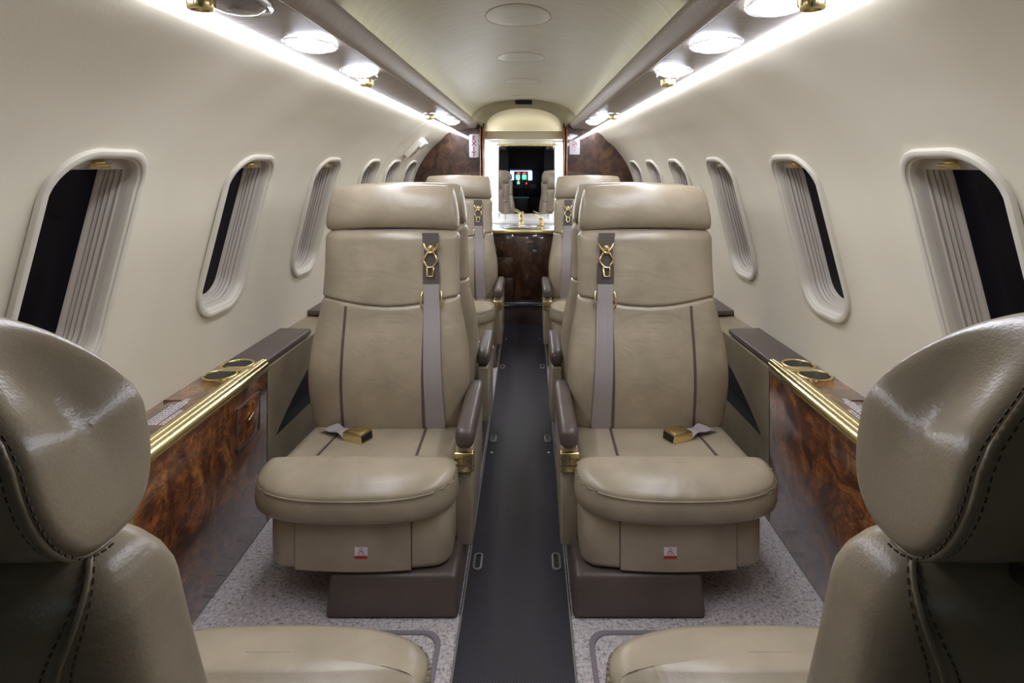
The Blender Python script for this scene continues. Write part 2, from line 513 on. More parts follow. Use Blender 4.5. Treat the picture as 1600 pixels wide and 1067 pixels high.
# ------------------------------------------------------------------ aft bulkhead, partition, lavatory
def bulk(side):
    s0 = 0; P = []
    inner = .287
    prof2 = [(inner, 0)] + [(WP[i][0] * taper(4.0, WP[i][1]) + .004, WP[i][1]) for i in range(0, len(WP))] + [(.47, 1.345), (.352, 1.36), (inner + .01, 1.40), (inner, 1.40)]
    a = [(side * x, 4.00, z) for x, z in prof2]; b = [(side * x, 4.03, z) for x, z in prof2]
    return loft('bulkhead_panel', [a, b], 'burl_dark', None, angle=30)
wb = bpy.data.objects.new('wall_aft', None); COL.objects.link(wb); struct(wb)
for s in (-1, 1):
    o = bulk(s); o.parent = wb
    for k, (x0, x1, y0) in enumerate(((.271, .285, 3.985), (.294, .304, 3.990))):
        a, b = sorted((s * x0, s * x1))
        box('edge_strip', a, b, y0, 4.06, 0, 1.392, 'walnut', wb, .002)
    a, b = sorted((s * .284, s * .295))
    box('dark_gap', a, b, 4.0, 4.05, 0, 1.39, 'black', wb, 0)
# crescent cap over the passage with black slot
N = 24
outer = [(.360 * cos(pi * i / N), ceil_z(.360 * cos(pi * i / N))) for i in range(N + 1)]
innr = [(.262 * cos(pi * i / N), 1.345 + .150 * sin(pi * i / N) ** .75) for i in range(N + 1)]
a = [(x, 3.985, z) for x, z in outer]; b = [(x, 3.985, z) for x, z in innr]; c = [(x, 4.30, 1.33 + (z - 1.33) * .9) for x, z in innr]
o = loft('crescent', [a, b], 'liner', wb, False, False, False); 
V = [p for r in ([(x, 3.99 + .36 * (1 - cos(t)), 1.335 + (z - 1.335) * (cos(t) ** .6 if cos(t) > 0 else 0)) for x, z in innr] for t in [pi / 2 * k / 14 for k in range(15)]) for p in r]
F = [(j * (N + 1) + i, j * (N + 1) + i + 1, (j + 1) * (N + 1) + i + 1, (j + 1) * (N + 1) + i) for j in range(14) for i in range(N)]
mk('dome', V, F, 'cream', wb, True, 180)
box('slot', -.058, .058, 3.975, 3.99, 1.520, 1.549, 'black', wb, .002)
box('header', -.285, .285, 4.07, 4.12, 1.282, 1.340, 'cream', wb, .004)
box('dome_light', -.2, .2, 4.125, 4.135, 1.325, 1.335, 'cove', wb, .002)
for s in (-1, 1):
    a, b = sorted((s * .29, s * .30))
    box('side_panel', a, b, 4.05, 4.45, 0, 1.42, 'white', wb, 0)
box('rear_panel', -.30, .30, 4.40, 4.42, 0, 1.45, 'white', wb, 0)
for xx in (-.145, .185):
    mk('joint', *boxdata(xx, xx + .002, 4.397, 4.401, .66, .78), 'greyplastic', wb, False)

v_ = thing('vanity_cabinet', 'dark burl vanity cabinet with gilt edged counter at the aisle end', 'cabinet', (0, 4.12, 0))
def vb(n, x0, x1, y0, y1, z0, z1, m, p=None, bev=.003): return box(n, x0, x1, y0 - 4.12, y1 - 4.12, z0, z1, m, p or v_, bev)
vb('body', -.268, .268, 3.975, 4.38, .16, .625, 'burl_dark')
vb('kick_plate', -.268, .268, 3.985, 4.3, .0, .132, 'leather_dark', None, .001)
vb('threshold', -.27, .27, 3.955, 3.99, .132, .160, 'steel', None, .006)
vb('door', -.065, .25, 3.968, 3.976, .175, .605, 'burl_dark', None, .002)
for z0, z1 in ((.47, .605), (.33, .463), (.175, .323)):
    d = vb('drawer', -.25, -.073, 3.968, 3.976, z0, z1, 'burl_dark', None, .002)
    lathe('latch', [(.001, 3.958 - 4.12), (.005, 3.958 - 4.12), (.007, 3.968 - 4.12)], 'gold', d, (-.19, 0, (z0 + z1) / 2 - .02), axis='y', seg=12)
vb('name_plate', .015, .065, 3.964, 3.969, .563, .578, 'greyplastic', None, .001)
cn = vb('countertop', -.285, .285, 3.97, 4.395, .630, .655, 'steel', None, .004)
vb('counter_edge', -.285, .285, 3.945, 3.975, .625, .657, 'gold', None, .009)
lathe('sink_basin', [(1.05, .657), (1.02, .661), (.97, .660), (.9, .64), (.5, .60), (.1, .59)], 'steel', v_, (-.06, .03, 0), sx=.15, sy=.085)
vb('backsplash', -.285, .285, 4.375, 4.398, .655, .682, 'white', None, .003)

def faucet(x, y, h, lab):
    t = thing('faucet', lab, 'faucet', (x, y, .6565))
    lathe('body', [(.030, 0), (.030, .006), (.018, .010), (.015, .02), (.016, h - .02), (.018, h - .004), (.014, h)], 'gold', t, seg=18)
    tube('lever', [(0, 0, h - .004), (-.03, 0, h + .012), (-.052, 0, h + .022)], .0035, 'gold', t)
    tube('spout', [(0, 0, h * .55), (-.004, -.03, h * .6), (-.006, -.06, h * .45)], .007, 'gold', t)
faucet(-.02, 4.27, .085, 'taller gilt faucet on the vanity counter under the mirror')
faucet(.125, 4.22, .062, 'shorter gilt faucet at the right of the vanity counter')

mt = thing('wall_mirror', 'tall mirror with gilt top rail above the vanity counter', 'mirror', (.02, 4.37, .99))
pts = [(a, b) for a, b in rrect(.208, .255, .03)]
pts = [(a, b if b < 0 else b) for a, b in pts]
loft('mirror_glass', [[(a, -.012, b) for a, b in pts], [(a, 0, b) for a, b in pts]], 'mirror', mt, angle=30)
rim = [[(a * k1, yy, b * k2) for a, b in pts] for k1, k2, yy in ((1.0, 1.0, -.0125), (1.022, 1.018, -.0145), (1.025, 1.02, 0))]
loft('mirror_rim', rim, 'steel', mt, False, False)
tube('top_rail', [(-.232, -.02, .262), (.232, -.02, .262)], .009, 'gold', mt, seg=12)
for s in (-1, 1):
    t = thing('vanity_light', 'glowing white vanity light panel on the %s of the mirror' % ('left' if s < 0 else 'right'), 'light', (.02 + s * .245, 4.38, .985))
    box('diffuser', -.026, .026, -.012, .0, -.285, .285, 'vlight', t, .003)
    box('holder', -.030, .030, 0, .018, -.29, .29, 'white', t, .002)

# exit sign (left bulkhead), no-smoking placard (right bulkhead)
def text_obj(name, s, size, loc, m, parent, rot=(pi / 2, 0, 0), bold=.0):
    cu = bpy.data.curves.new(name, 'FONT'); cu.body = s; cu.size = size; cu.align_x = 'CENTER'; cu.align_y = 'CENTER'
    cu.extrude = .0004; cu.offset = bold
    o = bpy.data.objects.new(name, cu); COL.objects.link(o)
    bpy.context.view_layer.update()
    me = bpy.data.meshes.new_from_object(o.evaluated_get(bpy.context.evaluated_depsgraph_get()))
    bpy.data.objects.remove(o); bpy.data.curves.remove(cu)
    ob = link(name, me, m, parent); ob.location = loc; ob.rotation_euler = rot
    return ob
t = thing('exit_sign', 'slim upright lit-style exit sign on the left wood bulkhead', 'sign', (-.343, 3.992, 1.23))
lathe('housing', [(.001, -.078), (.028, -.078), (.034, -.070), (.035, 0), (.035, .078), (.033, .082), (.001, .082)], 'placard', t, sy=.6, seg=24)
for k, ch in enumerate('EXIT'):
    text_obj('letter', ch, .046, (0, -.022, .055 - .037 * k), 'purple', t, bold=.0012)
t = thing('warning_placard', 'small white no smoking placard on the right wood bulkhead', 'placard', (.353, 3.992, 1.222))
box('plate', -.036, .036, -.004, .006, -.049, .046, 'placard', t, .002)
V, F = tube_data([(.017 * cos(q), -.0052, .022 + .017 * sin(q)) for q in [2 * pi * k / 20 for k in range(20)]], .0016, True, 6)
mk('prohibition_ring', V, F, 'red', t)
tube('slash', [(-.011, -.0052, .011), (.012, -.0052, .034)], .0014, 'red', t)
mk('cigarette', *boxdata(-.010, .010, -.0056, -.0045, .0205, .0235), 'ink', t, False)
mk('rule', *boxdata(-.034, .034, -.0052, -.004, -.006, -.0045), 'red', t, False)
mk('mark', *boxdata(-.003, .003, -.0054, -.004, -.022, -.014), 'red', t, False)

# emergency-exit door outline and handle on the left wall
def wall_line(name, pts, r, m, par): return tube(name, [wallpt(*p) for p in pts], r, m, par, seg=6)
wall_line('door_seam', [(-1, 3.06, SMAX * (.35 + .65 * i / 40), -.0005) for i in range(41)], .0022, 'white_trim', walls[-1])
t = thing('emergency_release', 'white emergency exit release unit on the left wall by the bulkhead', 'release unit', (0, 0, 0))
def whex(n, ya, yb, sa, sb, n0, n1, m, p):
    c = [wallpt(-1, ya, sa, n0), wallpt(-1, yb, sa, n0), wallpt(-1, yb, sa, n1), wallpt(-1, ya, sa, n1),
         wallpt(-1, ya, sb, n0), wallpt(-1, yb, sb, n0), wallpt(-1, yb, sb, n1), wallpt(-1, ya, sb, n1)]
    return hexa(n, c, m, p, .004, 3)
so = s_of_z(1.16)
whex('housing', 3.36, 3.46, so, so + .13, -.030, .004, 'white_trim', t)
whex('grip', 3.37, 3.45, so + .10, so + .15, -.045, .0, 'white', t)
whex('recess', 3.40, 3.45, so + .035, so + .09, -.033, -.02, 'greyplastic', t)
whex('catch', 3.52, 3.58, so + .07, so + .10, -.024, .003, 'white_trim', t)
bpy.context.view_layer.update()

# ------------------------------------------------------------------ aisle runner
RUN = .130
o = tag(box('aisle_runner', -RUN, RUN, Y_FRONT + .02, 3.97, .0, .007, 'runner', None, .002), 'dark grey dotted aisle runner between the seats', 'floor runner')
box('edge_line', -RUN - .004, -RUN, Y_FRONT + .02, 3.97, .0, .008, 'greyplastic', o, .001)
box('edge_line', RUN, RUN + .004, Y_FRONT + .02, 3.97, .0, .008, 'greyplastic', o, .001)
for yy, hl, nm in ((1.587, .034, 'nearest'), (2.30, .030, 'middle'), (3.12, .028, 'farthest')):
    for s in (-1, 1):
        t = thing('floor_fitting', '%s oval floor fitting on the %s edge of the runner' % (nm, 'left' if s < 0 else 'right'), 'floor fitting', (s * .108, yy, .007), 0, 'oval fittings along the aisle runner')
        R = [[(a, b, z) for a, b in rrect(.0125 - d, hl - d, .0125 - d)] for d, z in ((0, 0), (0, .003), (.002, .004), (.005, .004), (.0055, .001))]
        loft('ring', R, 'greyplastic', t, False, False)
        loft('well', [[(a, b, z) for a, b in rrect(.0074, hl - .005, .0074)] for z in (.0004, .001)], 'black', t)
for s in (-1, 1):
    for yy in (2.19, 3.62):
        tag(lathe('floor_screw', [(.004, .006), (.0045, .0085), (.001, .0095)], 'white', None, (s * .108, yy, 0), seg=10),
            'tiny bright screw in the %s runner edge, %s' % ('left' if s < 0 else 'right', 'mid aisle' if yy < 3 else 'far end'), 'screw')
# carpet inlay borders near the camera
for s in (-1, 1):
    t = thing('carpet_inlay', 'ribbon bordered carpet inlay in front of the %s seats' % ('left' if s < 0 else 'right'), 'carpet inlay', (s * .42, 1.18, 0))
    P = [(a, b) for a, b in rrect(.25, .18, .04)]
    loft('border', [[(a - (d if a > 0 else -d), b - (d if b > 0 else -d), z) for a, b in P] for d, z in ((0, .0), (.001, .003), (.011, .003), (.012, .0))], 'carpet_edge', t, False, False)

# ------------------------------------------------------------------ side consoles and ledges
def text_lines(name, x0, y0, m, par, z, s):
    parts = []
    rnd = random.Random(3)
    for r_ in range(7):
        yy = 0; xx = x0 + r_ * .0068 + (.004 if r_ > 1 else 0)
        L = (.08, .08, .13, .15, .15, .13, .11)[r_]
        while yy < L:
            l = rnd.uniform(.004, .012); parts.append(boxdata(xx, xx + .0036, y0 + yy, y0 + min(L, yy + l), z, z + .0004)); yy += l + .0025
    V, F = join(parts); o = mk(name, V, F, m, par, False); o['kind'] = 'stuff'; return o

for side in (-1, 1):
    MX = side; nm = 'left' if side < 0 else 'right'
    yF = 1.77
    con = thing('side_console', '%s glossy burl side console with gilt rail and cup holders' % nm, 'console', (0, 0, 0))
    box('side_panel', .772, .88, .05, yF, 0.002, .488, 'burl', con, .002)
    box('top_panel', .775, .905, .05, yF, .489, .500, 'burl', con, .002)
    pr = [(.806, .4995), (.803, .5045), (.796, .506), (.790, .5045), (.788, .502), (.782, .504), (.776, .502), (.772, .497), (.770, .494), (.765, .493), (.762, .488), (.762, .482), (.766, .478), (.765, .474), (.768, .470), (.774, .470), (.774, .4995)]
    extrude('gilt_rail', pr, .05, 1.60, 'gold', 1, con, True, 50)
    pr2 = [(.77 + (x - .77) * .62, z) for x, z in pr]
    rings = [[(x + (xx - x) * t, y, z) for (x, z), (xx, _) in zip(pr, pr2)] for y, t in ((1.602, 0), (1.68, .6), (yF, 1.3))]
    loft('gilt_rail', rings, 'gold', con, angle=50)
    # lid seam on the worktop
    mk('lid_seam', *join([boxdata(.855, .8565, .3, 1.47, .4998, .5005), boxdata(.8565, .90, 1.468, 1.47, .4998, .5005)]), 'black', con, False)
    text_lines('printed_notice', .812, 1.33, 'placard', con, .5002, side)
    if side < 0:
        d = box('compartment_door', .7685, .773, 1.585, 1.715, .315, .425, 'burl', con, .001)
        V, F = join([boxdata(.7678, .7716, 1.583, 1.717, .313, .3155), boxdata(.7678, .7716, 1.583, 1.717, .4245, .427), boxdata(.7678, .7716, 1.583, 1.5855, .313, .427), boxdata(.7678, .7716, 1.7145, 1.717, .313, .427)])
        mk('door_edge', V, F, 'leather_dark', d, False)
        tube('door_pull', [(.763, 1.635, .375), (.763, 1.665, .384)], .003, 'gold', d)
    # twin cup holder plate
    cup = thing('cup_holder', 'gilt twin cup holder set in the %s console top' % nm, 'cup holder', (side * .842, 1.68, .5))
    def ringm(cx, cy):
        return [[(cx + r * cos(q), cy + r * sin(q), z) for q in [2 * pi * k / 36 for k in range(36)]] for r, z in
                ((.046, 0), (.0465, .005), (.044, .0065), (.041, .006), (.0395, .003), (.039, -.001))]
    for cx, cy, nmz in ((.003, -.043, 'ring'), (-.003, .043, 'ring')):
        loft(nmz, ringm(cx, cy), 'gold', cup, False, False)
        lathe('well', [(.039, .0035), (.038, -.005), (.037, -.009), (.001, -.009)], 'gold', cup, (cx, cy, 0), cap0=False)
        lathe('liner', [(.0365, .0035), (.030, .0036), (.001, .0036)], 'black', cup, (cx, cy, 0), cap0=False)
    box('bridge', -.052, .02, -.014, .024, .0, .0055, 'gold', cup, .002)
    lathe('tab', [(.001, .0058), (.012, .0058), (.016, .004), (.016, 0)], 'gold', cup, (-.050, .012, 0))
    # tan ledge aft of the console with a slot, dark padded armrest covers on it
    led = thing('side_ledge', 'tan %s side ledge with dark storage slot running aft of the console' % nm, 'ledge', (0, 0, 0))
    SX = .772
    P = [(yF + .003, 0), (3.96, 0), (3.96, .46), (2.5, .46), (2.36, .47), (yF + .003, .475)]
    # slot: cut as an opening in the vertical face
    def arc(n, f): return [f(i / n) for i in range(n + 1)]
    slot = [(1.83, .24), (2.45, .22), (2.45, .37), (2.3, .40)] + [(2.3 - .47 * t, .40 - .16 * t ** 1.8) for t in (.25, .5, .75, .9)]
    pts = [Vector(p) for p in P + slot]; E = [(i, (i + 1) % len(P)) for i in range(len(P))] + [(len(P) + i, len(P) + (i + 1) % len(slot)) for i in range(len(slot))]
    Vc, Ec, Fc, *_ = delaunay_2d_cdt(pts, E, [], 1, 1e-6)
    sl = slot
    def inpoly(x, y, poly):
        c = False
        for (xa, ya), (xb, yb) in zip(poly, poly[1:] + poly[:1]):
            if (ya > y) != (yb > y) and x < (xb - xa) * (y - ya) / (yb - ya) + xa: c = not c
        return c
    FF = [tuple(f) for f in Fc if not inpoly(sum(Vc[i][0] for i in f) / len(f), sum(Vc[i][1] for i in f) / len(f), sl)]
    tap = lambda y: 1 - .045 * max(0, (y - 1.8) / 2.2)
    Vo = [(SX * tap(q[0]), q[0], q[1]) for q in Vc]
    mk('face_panel', Vo, FF, 'leather_shell', led, False)
    a = [(SX * tap(y), y, z) for y, z in slot]; b = [(SX * tap(y) + .06, y, z) for y, z in slot]
    loft('slot_pocket', [a, b], 'black', led, False, True)
    tp = [(SX * tap(y), y, z) for y, z in P[2:]]; tp2 = [(.87 if y > 3 else .91, y, z + .012) for y, z in P[2:]]
    loft('top_panel', [tp, tp2], 'leather_shell', led, False, False, False)
    for (ya, yb, zz, lab) in ((yF + .004, 2.13, .497, 'nearer'), (2.37, 3.05, .500, 'farther')):
        x0a, x0b = SX * tap(ya), SX * tap(yb)
        c = [(x0a + .004, ya, zz - .020), (.902 * taper(ya, .5), ya, zz - .020), (.902 * taper(yb, .5), yb, zz - .020), (x0b + .004, yb, zz - .020),
             (x0a + .004, ya, zz), (.902 * taper(ya, .5), ya, zz + .003), (.902 * taper(yb, .5), yb, zz + .003), (x0b + .004, yb, zz)]
        MXs = MX
        o = hexa('ledge_pad', c, 'leather_dark', None, .006, 3)
        tag(o, '%s dark brown padded cover on the %s side ledge' % (lab, nm), 'ledge cover')
    MX = 1

# ------------------------------------------------------------------ seats
W_TAB = smooth_tab([(.27, .236), (.33, .244), (.42, .251), (.50, .249), (.58, .236), (.66, .221), (.76, .216), (.885, .2165)])
F_TAB = smooth_tab([(.27, .172), (.34, .158), (.44, .146), (.54, .160), (.64, .188), (.74, .206), (.885, .228)])
B_TAB = smooth_tab([(.27, .320), (.44, .318), (.64, .322), (.885, .330)])
NEX = 3.4
def seam_z(x): return .682 - .024 * max(0, cos(x / .20 * pi / 2)) ** 1.2 if abs(x) < .2 else .682

def make_seat(side, label, loc, rz, recline=0.0, shell='leather', drop=0.0, hdrop=0.0):
    """side=+1: the aisle is at local -x.  Faces local -y.  Returns the root Empty."""
    global MX
    root = thing('cabin_seat', label, 'seat', loc, rz, 'leather seats along the aisle')
    MX = side
    def rc(z): return (.035 + .085 * (z - .3) / .65) * (recline / .12) if recline else 0
    def fy(z): return interp(F_TAB, z) + rc(z)
    def by(z): return interp(B_TAB, z) + rc(z)
    def wz(z): return interp(W_TAB, z)
    def front(x, z, off=0.0):
        w_ = wz(z); f, b = fy(z), by(z); h = (b - f) / 2
        xx = min(.999, abs(x / w_))
        return (f + b) / 2 - h * (1 - xx ** NEX) ** (1 / NEX) - off
    # --- backrest in two pads
    RT = .055 if recline else .030
    def pad(name, zb, zt, rb, rt, m, flare=0.0):
        rings = []; NU = 72
        st = [(0, 1.0), (0, .55), (0, .25), (0, .07), (0, 0)]
        lev = [('b', d) for d in (1.0, .62, .3, .1, 0)] + [('m', i / 22) for i in range(1, 22)] + [('t', d) for d in (0, .1, .25, .4, .55, .7, .85, 1.0)]
        for kind, d in lev:
            ring = []
            for k in range(NU):
                q = 2 * pi * k / NU
                cx, sy = spow(cos(q), 2 / NEX), spow(sin(q), 2 / NEX)
                x0 = cx * .22
                z0, z1 = zb(x0) + rb, zt(x0) - rt
                if kind == 'b': z = z0 - rb * (1 - d) ** .0 * (1 - math.sqrt(max(0, 1 - d * d)) if False else d) if False else z0 - rb * math.sin(d * pi / 2); ins = rb * (1 - math.cos(d * pi / 2))
                elif kind == 't': z = z1 + rt * math.sin(d * pi / 2); ins = rt * (1 - math.cos(d * pi / 2))
                else: z = z0 + (z1 - z0) * d; ins = 0
                f, b = fy(z), by(z); w_ = wz(z)
                h = (b - f) / 2
                ring.append(((w_ - ins) * cx, (f + b) / 2 + (h - ins) * sy, z))
            rings.append(ring)
        # close with shrinking rings for smooth caps
        def shrink(ring, k):
            c = [sum(p[i] for p in ring) / len(ring) for i in range(3)]
            return [tuple(c[i] + (p[i] - c[i]) * k for i in range(3)) for p in ring]
        rings = [shrink(rings[0], .5)] + rings + [shrink(rings[-1], .5)]
        return loft(name, rings, m, root, angle=70)
    lo = pad('lower_backrest', lambda x: .262, lambda x: seam_z(x), .035, .012, 'leather')
    up = pad('upper_backrest', lambda x: seam_z(x) - .001, lambda x: .892, .012, RT, 'leather')
    # brown inset stripes on the backrest
    def ribbon(name, path, hw, th, m, par):
        """path: list of (x, y, z, nx-direction) flat strip across x"""
        V = []; F = []
        for (x, y, z, w2) in path:
            V += [(x - w2, y, z), (x + w2, y, z), (x - w2, y + th, z), (x + w2, y + th, z)]
        for i in range(len(path) - 1):
            a = 4 * i
            F += [(a, a + 1, a + 5, a + 4), (a + 2, a + 6, a + 7, a + 3), (a, a + 4, a + 6, a + 2), (a + 1, a + 3, a + 7, a + 5)]
        F += [(0, 2, 3, 1), (len(V) - 4, len(V) - 3, len(V) - 1, len(V) - 2)]
        return mk(name, V, F, m, par, True, 50)
    for xs in (-.118, .130):
        ribbon('stripe', [(xs, front(xs, z, .0012), z, .0042) for z in [.285 + (seam_z(xs) - .010 - .285) * i / 24 for i in range(25)]], 0, .006, 'leather_dark', lo)
    # stitched seams round the side panels, over the shoulder (clear on the seats seen from behind)
    def spt(z, q, ins=0.0, e=0.0):
        f, b = fy(z), by(z); h = (b - f) / 2
        return ((wz(z) - ins + e) * spow(cos(q), 2 / NEX), (f + b) / 2 + (h - ins + e) * spow(sin(q), 2 / NEX), z)
    def seam_path(q0, e, zt=.892):
        z1 = zt - RT - .03
        P = [spt(.30 + (z1 - .30) * i / 34, q0, 0, e) for i in range(35)]
        for i in range(1, 31):
            t_ = i / 30; lift = sin(t_ * pi / 2) * (.03 + RT * .97); q = q0 - (q0 + .15) * t_ ** 1.6
            a = max(0, lift - .03) / RT; d = math.asin(min(1, a))
            P.append(spt(z1 + lift, q, RT * (1 - cos(d)), e))
        return P
    for sx in (-1, 1):
        tube('back_seam', [(sx * x, y, z) for x, y, z in seam_path(.74, .0004)], .0019, shell, up, seg=6)
        if recline:
            for q0 in (.67, .82):
                stitches('stitching', [(sx * x, y, z) for x, y, z in seam_path(q0, .0007)], lambda c: (.6 * sx, .7, .3), 'stitch', up, step=.0055, ln=.0031, w=.0010)
    # --- headrest bolster
    hc_y, hc_z = .287 + (rc(.96)), .9615 - hdrop
    rings = []; XN = [-1, -.995, -.985, -.965, -.93, -.88, -.8, -.6, -.35, 0, .35, .6, .8, .88, .93, .965, .985, .995, 1]
    rs = {1: .82, .995: .87, .985: .915, .965: .95, .93: .975, .88: .99}
    for xn in XN:
        k = rs.get(abs(xn), 1.0); ring = []
        for j in range(48):
            q = 2 * pi * j / 48
            yy = spow(cos(q), 2 / 2.5) * (.046 if recline else .051) * k; zz = spow(sin(q), 2 / 2.5) * (.066 if recline else .0725) * k
            if zz > 0: yy *= 1 - .16 * (zz / .0725)
            zz += .004 * cos(xn * 2.2)
            ring.append((xn * .203 * (1 - .055 * (zz / .0725) - (.30 * max(0, zz / .066) ** 1.5 if recline else 0)), hc_y + yy + zz * .10, hc_z + zz))
        rings.append(ring)
    def shrink(ring, k):
        c = [sum(p[i] for p in ring) / len(ring) for i in range(3)]
        return [tuple(c[i] + (p[i] - c[i]) * k for i in range(3)) for p in ring]
    caps = lambda r_, sg: [[(p[0] + sg * e_, p[1], p[2]) for p in shrink(r_, k_)] for k_, e_ in ((.85, .0015), (.65, .003), (.4, .004), (.15, .0045))]
    hr = loft('headrest', caps(rings[0], -1)[::-1] + rings + caps(rings[-1], 1), 'leather', root, angle=75)
    for idx in (3, len(XN) - 4):
        r_ = rings[idx]; c = Vector((r_[0][0], hc_y, hc_z))
        r_ = r_[-12:] + r_[:13]          # back half only
        pts = [tuple(c + (Vector(p) - c) * 1.004) for p in r_]
        tube('piping', pts, .0019, shell, hr, False, 6)
        sx = -1 if idx == 3 else 1
        for dx in (-.005, .005) if recline else ():
            stitches('stitching', [(p[0] + dx * sx, *p[1:]) for p in r_],
                     lambda c: (0, c[1] - hc_y, c[2] - hc_z), 'stitch', hr, step=.0052, ln=.0030, w=.0009)
    hexa('headrest_mount', [(-.15, hc_y - .035, .876), (.15, hc_y - .035, .876), (.15, hc_y + .068, .880), (-.15, hc_y + .068, .880),
                            (-.14, hc_y - .035, .895), (.14, hc_y - .035, .895), (.14, hc_y + .066, .890), (-.14, hc_y + .066, .890)], 'leather_dark', root, .003)
    # --- cushions
    def outline_back():
        return [(x, y) for x, y in rrect(.236, .17, .03)]
    NB = 96
    def sup(cx, cy, a, bf, bb, n, N=NB):
        P = []
        for k in range(N):
            q = 2 * pi * k / N - pi / 2
            x = spow(cos(q), 2 / n) * a; sgn = sin(q)
            y = spow(sgn, 2 / (n if sgn < 0 else 7)) * (bf if sgn < 0 else bb)
            P.append((cx + x, cy + y))
        return P
    def offs(P, d, z, zf=None):
        n = len(P); out = []
        for i in range(n):
            a, b = Vector(P[i - 1]), Vector(P[(i + 1) % n]); t = (b - a)
            if t.length < 1e-7: t = Vector((1, 0))
            t.normalize(); nn = Vector((t[1], -t[0]))
            p = Vector(P[i]) - nn * d
            out.append((p[0], p[1], z + (zf(p[0], p[1]) if zf else 0)))
        return out
    def scl(P, k, z, zf=None):
        c = [sum(p[i] for p in P) / len(P) for i in (0, 1)]
        return [(c[0] + (p[0] - c[0]) * k, c[1] + (p[1] - c[1]) * k, z + (zf(p[0] * k, c[1] + (p[1] - c[1]) * k) if zf else 0)) for p in P]
    rearP = [(x, y + .08) for x, y in rrect(.236, .155 + recline * .25, .035, 10)]
    zf = lambda x, y: .012 * (-(y - .10)) / .15
    R = [offs(rearP, .012, .20), offs(rearP, 0, .215), offs(rearP, 0, .272, zf), offs(rearP, .004, .283, zf), offs(rearP, .012, .290, zf), offs(rearP, .024, .294, zf)]
    R += [scl([(p[0], p[1]) for p in R[-1]], k1, z1, zf) for k1, z1 in ((.93, .2955), (.8, .2965), (.5, .2975), (.15, .298))]
    rear = loft('rear_cushion', R, 'leather', root, angle=70)
    def cz(x, y): return .2975 + .012 * (-(y - .10)) / .15
    for xs in (-.125, .128):
        pts = []
        for i in range(14):
            y = -.06 + .24 * i / 13; e = .02 * (1 - i / 13) * (1 if xs > 0 else -1) * .5
            pts.append((xs + e, y))
        V = []; F = []
        for x, y in pts: V += [(x - .0045, y, cz(x, y) - .004), (x + .0045, y, cz(x, y) - .004), (x - .0038, y, cz(x, y) + .0012), (x + .0038, y, cz(x, y) + .0012)]
        for i in range(len(pts) - 1):
            a = 4 * i; F += [(a + 2, a + 3, a + 7, a + 6), (a, a + 4, a + 5, a + 1), (a, a + 2, a + 6, a + 4), (a + 1, a + 5, a + 7, a + 3)]
        mk('stripe', V, F, 'leather_dark', rear, True, 50)
    D = sup(0, -.105, .2555, .118, .047, 2.6)
    D = [(x * (1 - .05 * max(0, (y + .10) / .05)), y) for x, y in D]
    zf2 = lambda x, y: .024 * (y + .22) / .17
    LY = [(.05, .226), (.022, .2285), (.010, .234), (.002, .243), (-.002, .255), (-.003, .270), (-.001, .284), (.001, .290), (.0035, .2935), (.003, .297), (.007, .303), (.015, .310), (.024, .3145)]
    R = [offs(D, d, z, zf2 if z > .28 else None) for d, z in LY]
    last = R[-1]
    R += [scl([(p[0], p[1]) for p in last], k1, z1, zf2) for k1, z1 in ((.94, .3178), (.82, .3208), (.5, .323), (.15, .3235))]
    bol = loft('front_bolster', R, 'leather', root, angle=75)
    ring = [(p[0], p[1], p[2]) for p in offs(D, -.0002, .2945, zf2) if p[1] < -.058]
    ring = sorted(ring, key=lambda p: math.atan2(p[1] + .0, p[0]) % (2 * pi))
    tube('piping', ring, .0019, 'leather', bol, False, 6)
    ring2 = sorted([p for p in offs(D, -.0008, .2885, zf2) if p[1] < -.058], key=lambda p: math.atan2(p[1], p[0]) % (2 * pi))
    stitches('stitching', ring2, lambda c: (c[0] * 2, c[1] + .06, 0), 'stitch_light', bol, step=.006, ln=.0034, w=.0009)
    # --- box under the cushion, with drawer front and side corners
    S = [(x - .017, y + .045 + .022 * (x / .229) ** 2 * (1 if y < 0 else 0)) for x, y in rrect(.229, .232, .040, 12)]
    S = [p for i, p in enumerate(S)]
    S2 = []
    for p, q_ in zip(S, S[1:] + S[:1]):
        n_ = max(1, int(math.hypot(q_[0] - p[0], q_[1] - p[1]) / .02))
        for k_ in range(n_):
            x_ = p[0] + (q_[0] - p[0]) * k_ / n_; y_ = p[1] + (q_[1] - p[1]) * k_ / n_
            if n_ > 1 and k_ and p[1] < -.1 and q_[1] < -.1: y_ = -.187 + .022 * ((x_ + .017) / .229) ** 2
            S2.append((x_, y_))
    S = S2
    R = [offs(S, .022, .098), offs(S, .010, .100), offs(S, .003, .106), offs(S, 0, .116), offs(S, .0, .236), offs(S, .004, .243), offs(S, .02, .246)]
    sk = loft('seat_body', R, 'leather', root, angle=70)
    def yfront(x): 
        return -.187 + .022 * ((x + .017) / .229) ** 2
    xa, xb = -.150, .136; V = []; F = []; nx = 18
    for i in range(nx + 1):
        x = xa + (xb - xa) * i / nx; y = yfront(x)
        V += [(x, y - .0035, .104), (x, y - .0045, .108), (x, y - .0045, .232), (x, y - .0035, .236), (x, y + .01, .236), (x, y + .01, .104)]
    for i in range(nx):
        for j in range(6):
            a = i * 6 + j; b = i * 6 + (j + 1) % 6; F.append((a, b, b + 6, a + 6))
    F += [(0, 1, 2, 3, 4, 5), tuple(nx * 6 + j for j in range(6))]
    dr = mk('drawer_front', V, F, 'leather', root, True, 35)
    for xs in (xa, xb):
        mk('drawer_gap', *boxdata(xs - .0018, xs + .0018, yfront(xs) - .0025, yfront(xs) + .004, .104, .238), 'stitch', sk, False)
    # pictogram label: white square with a red band and a life-vest figure
    px = -.03; py = yfront(px) - .0052
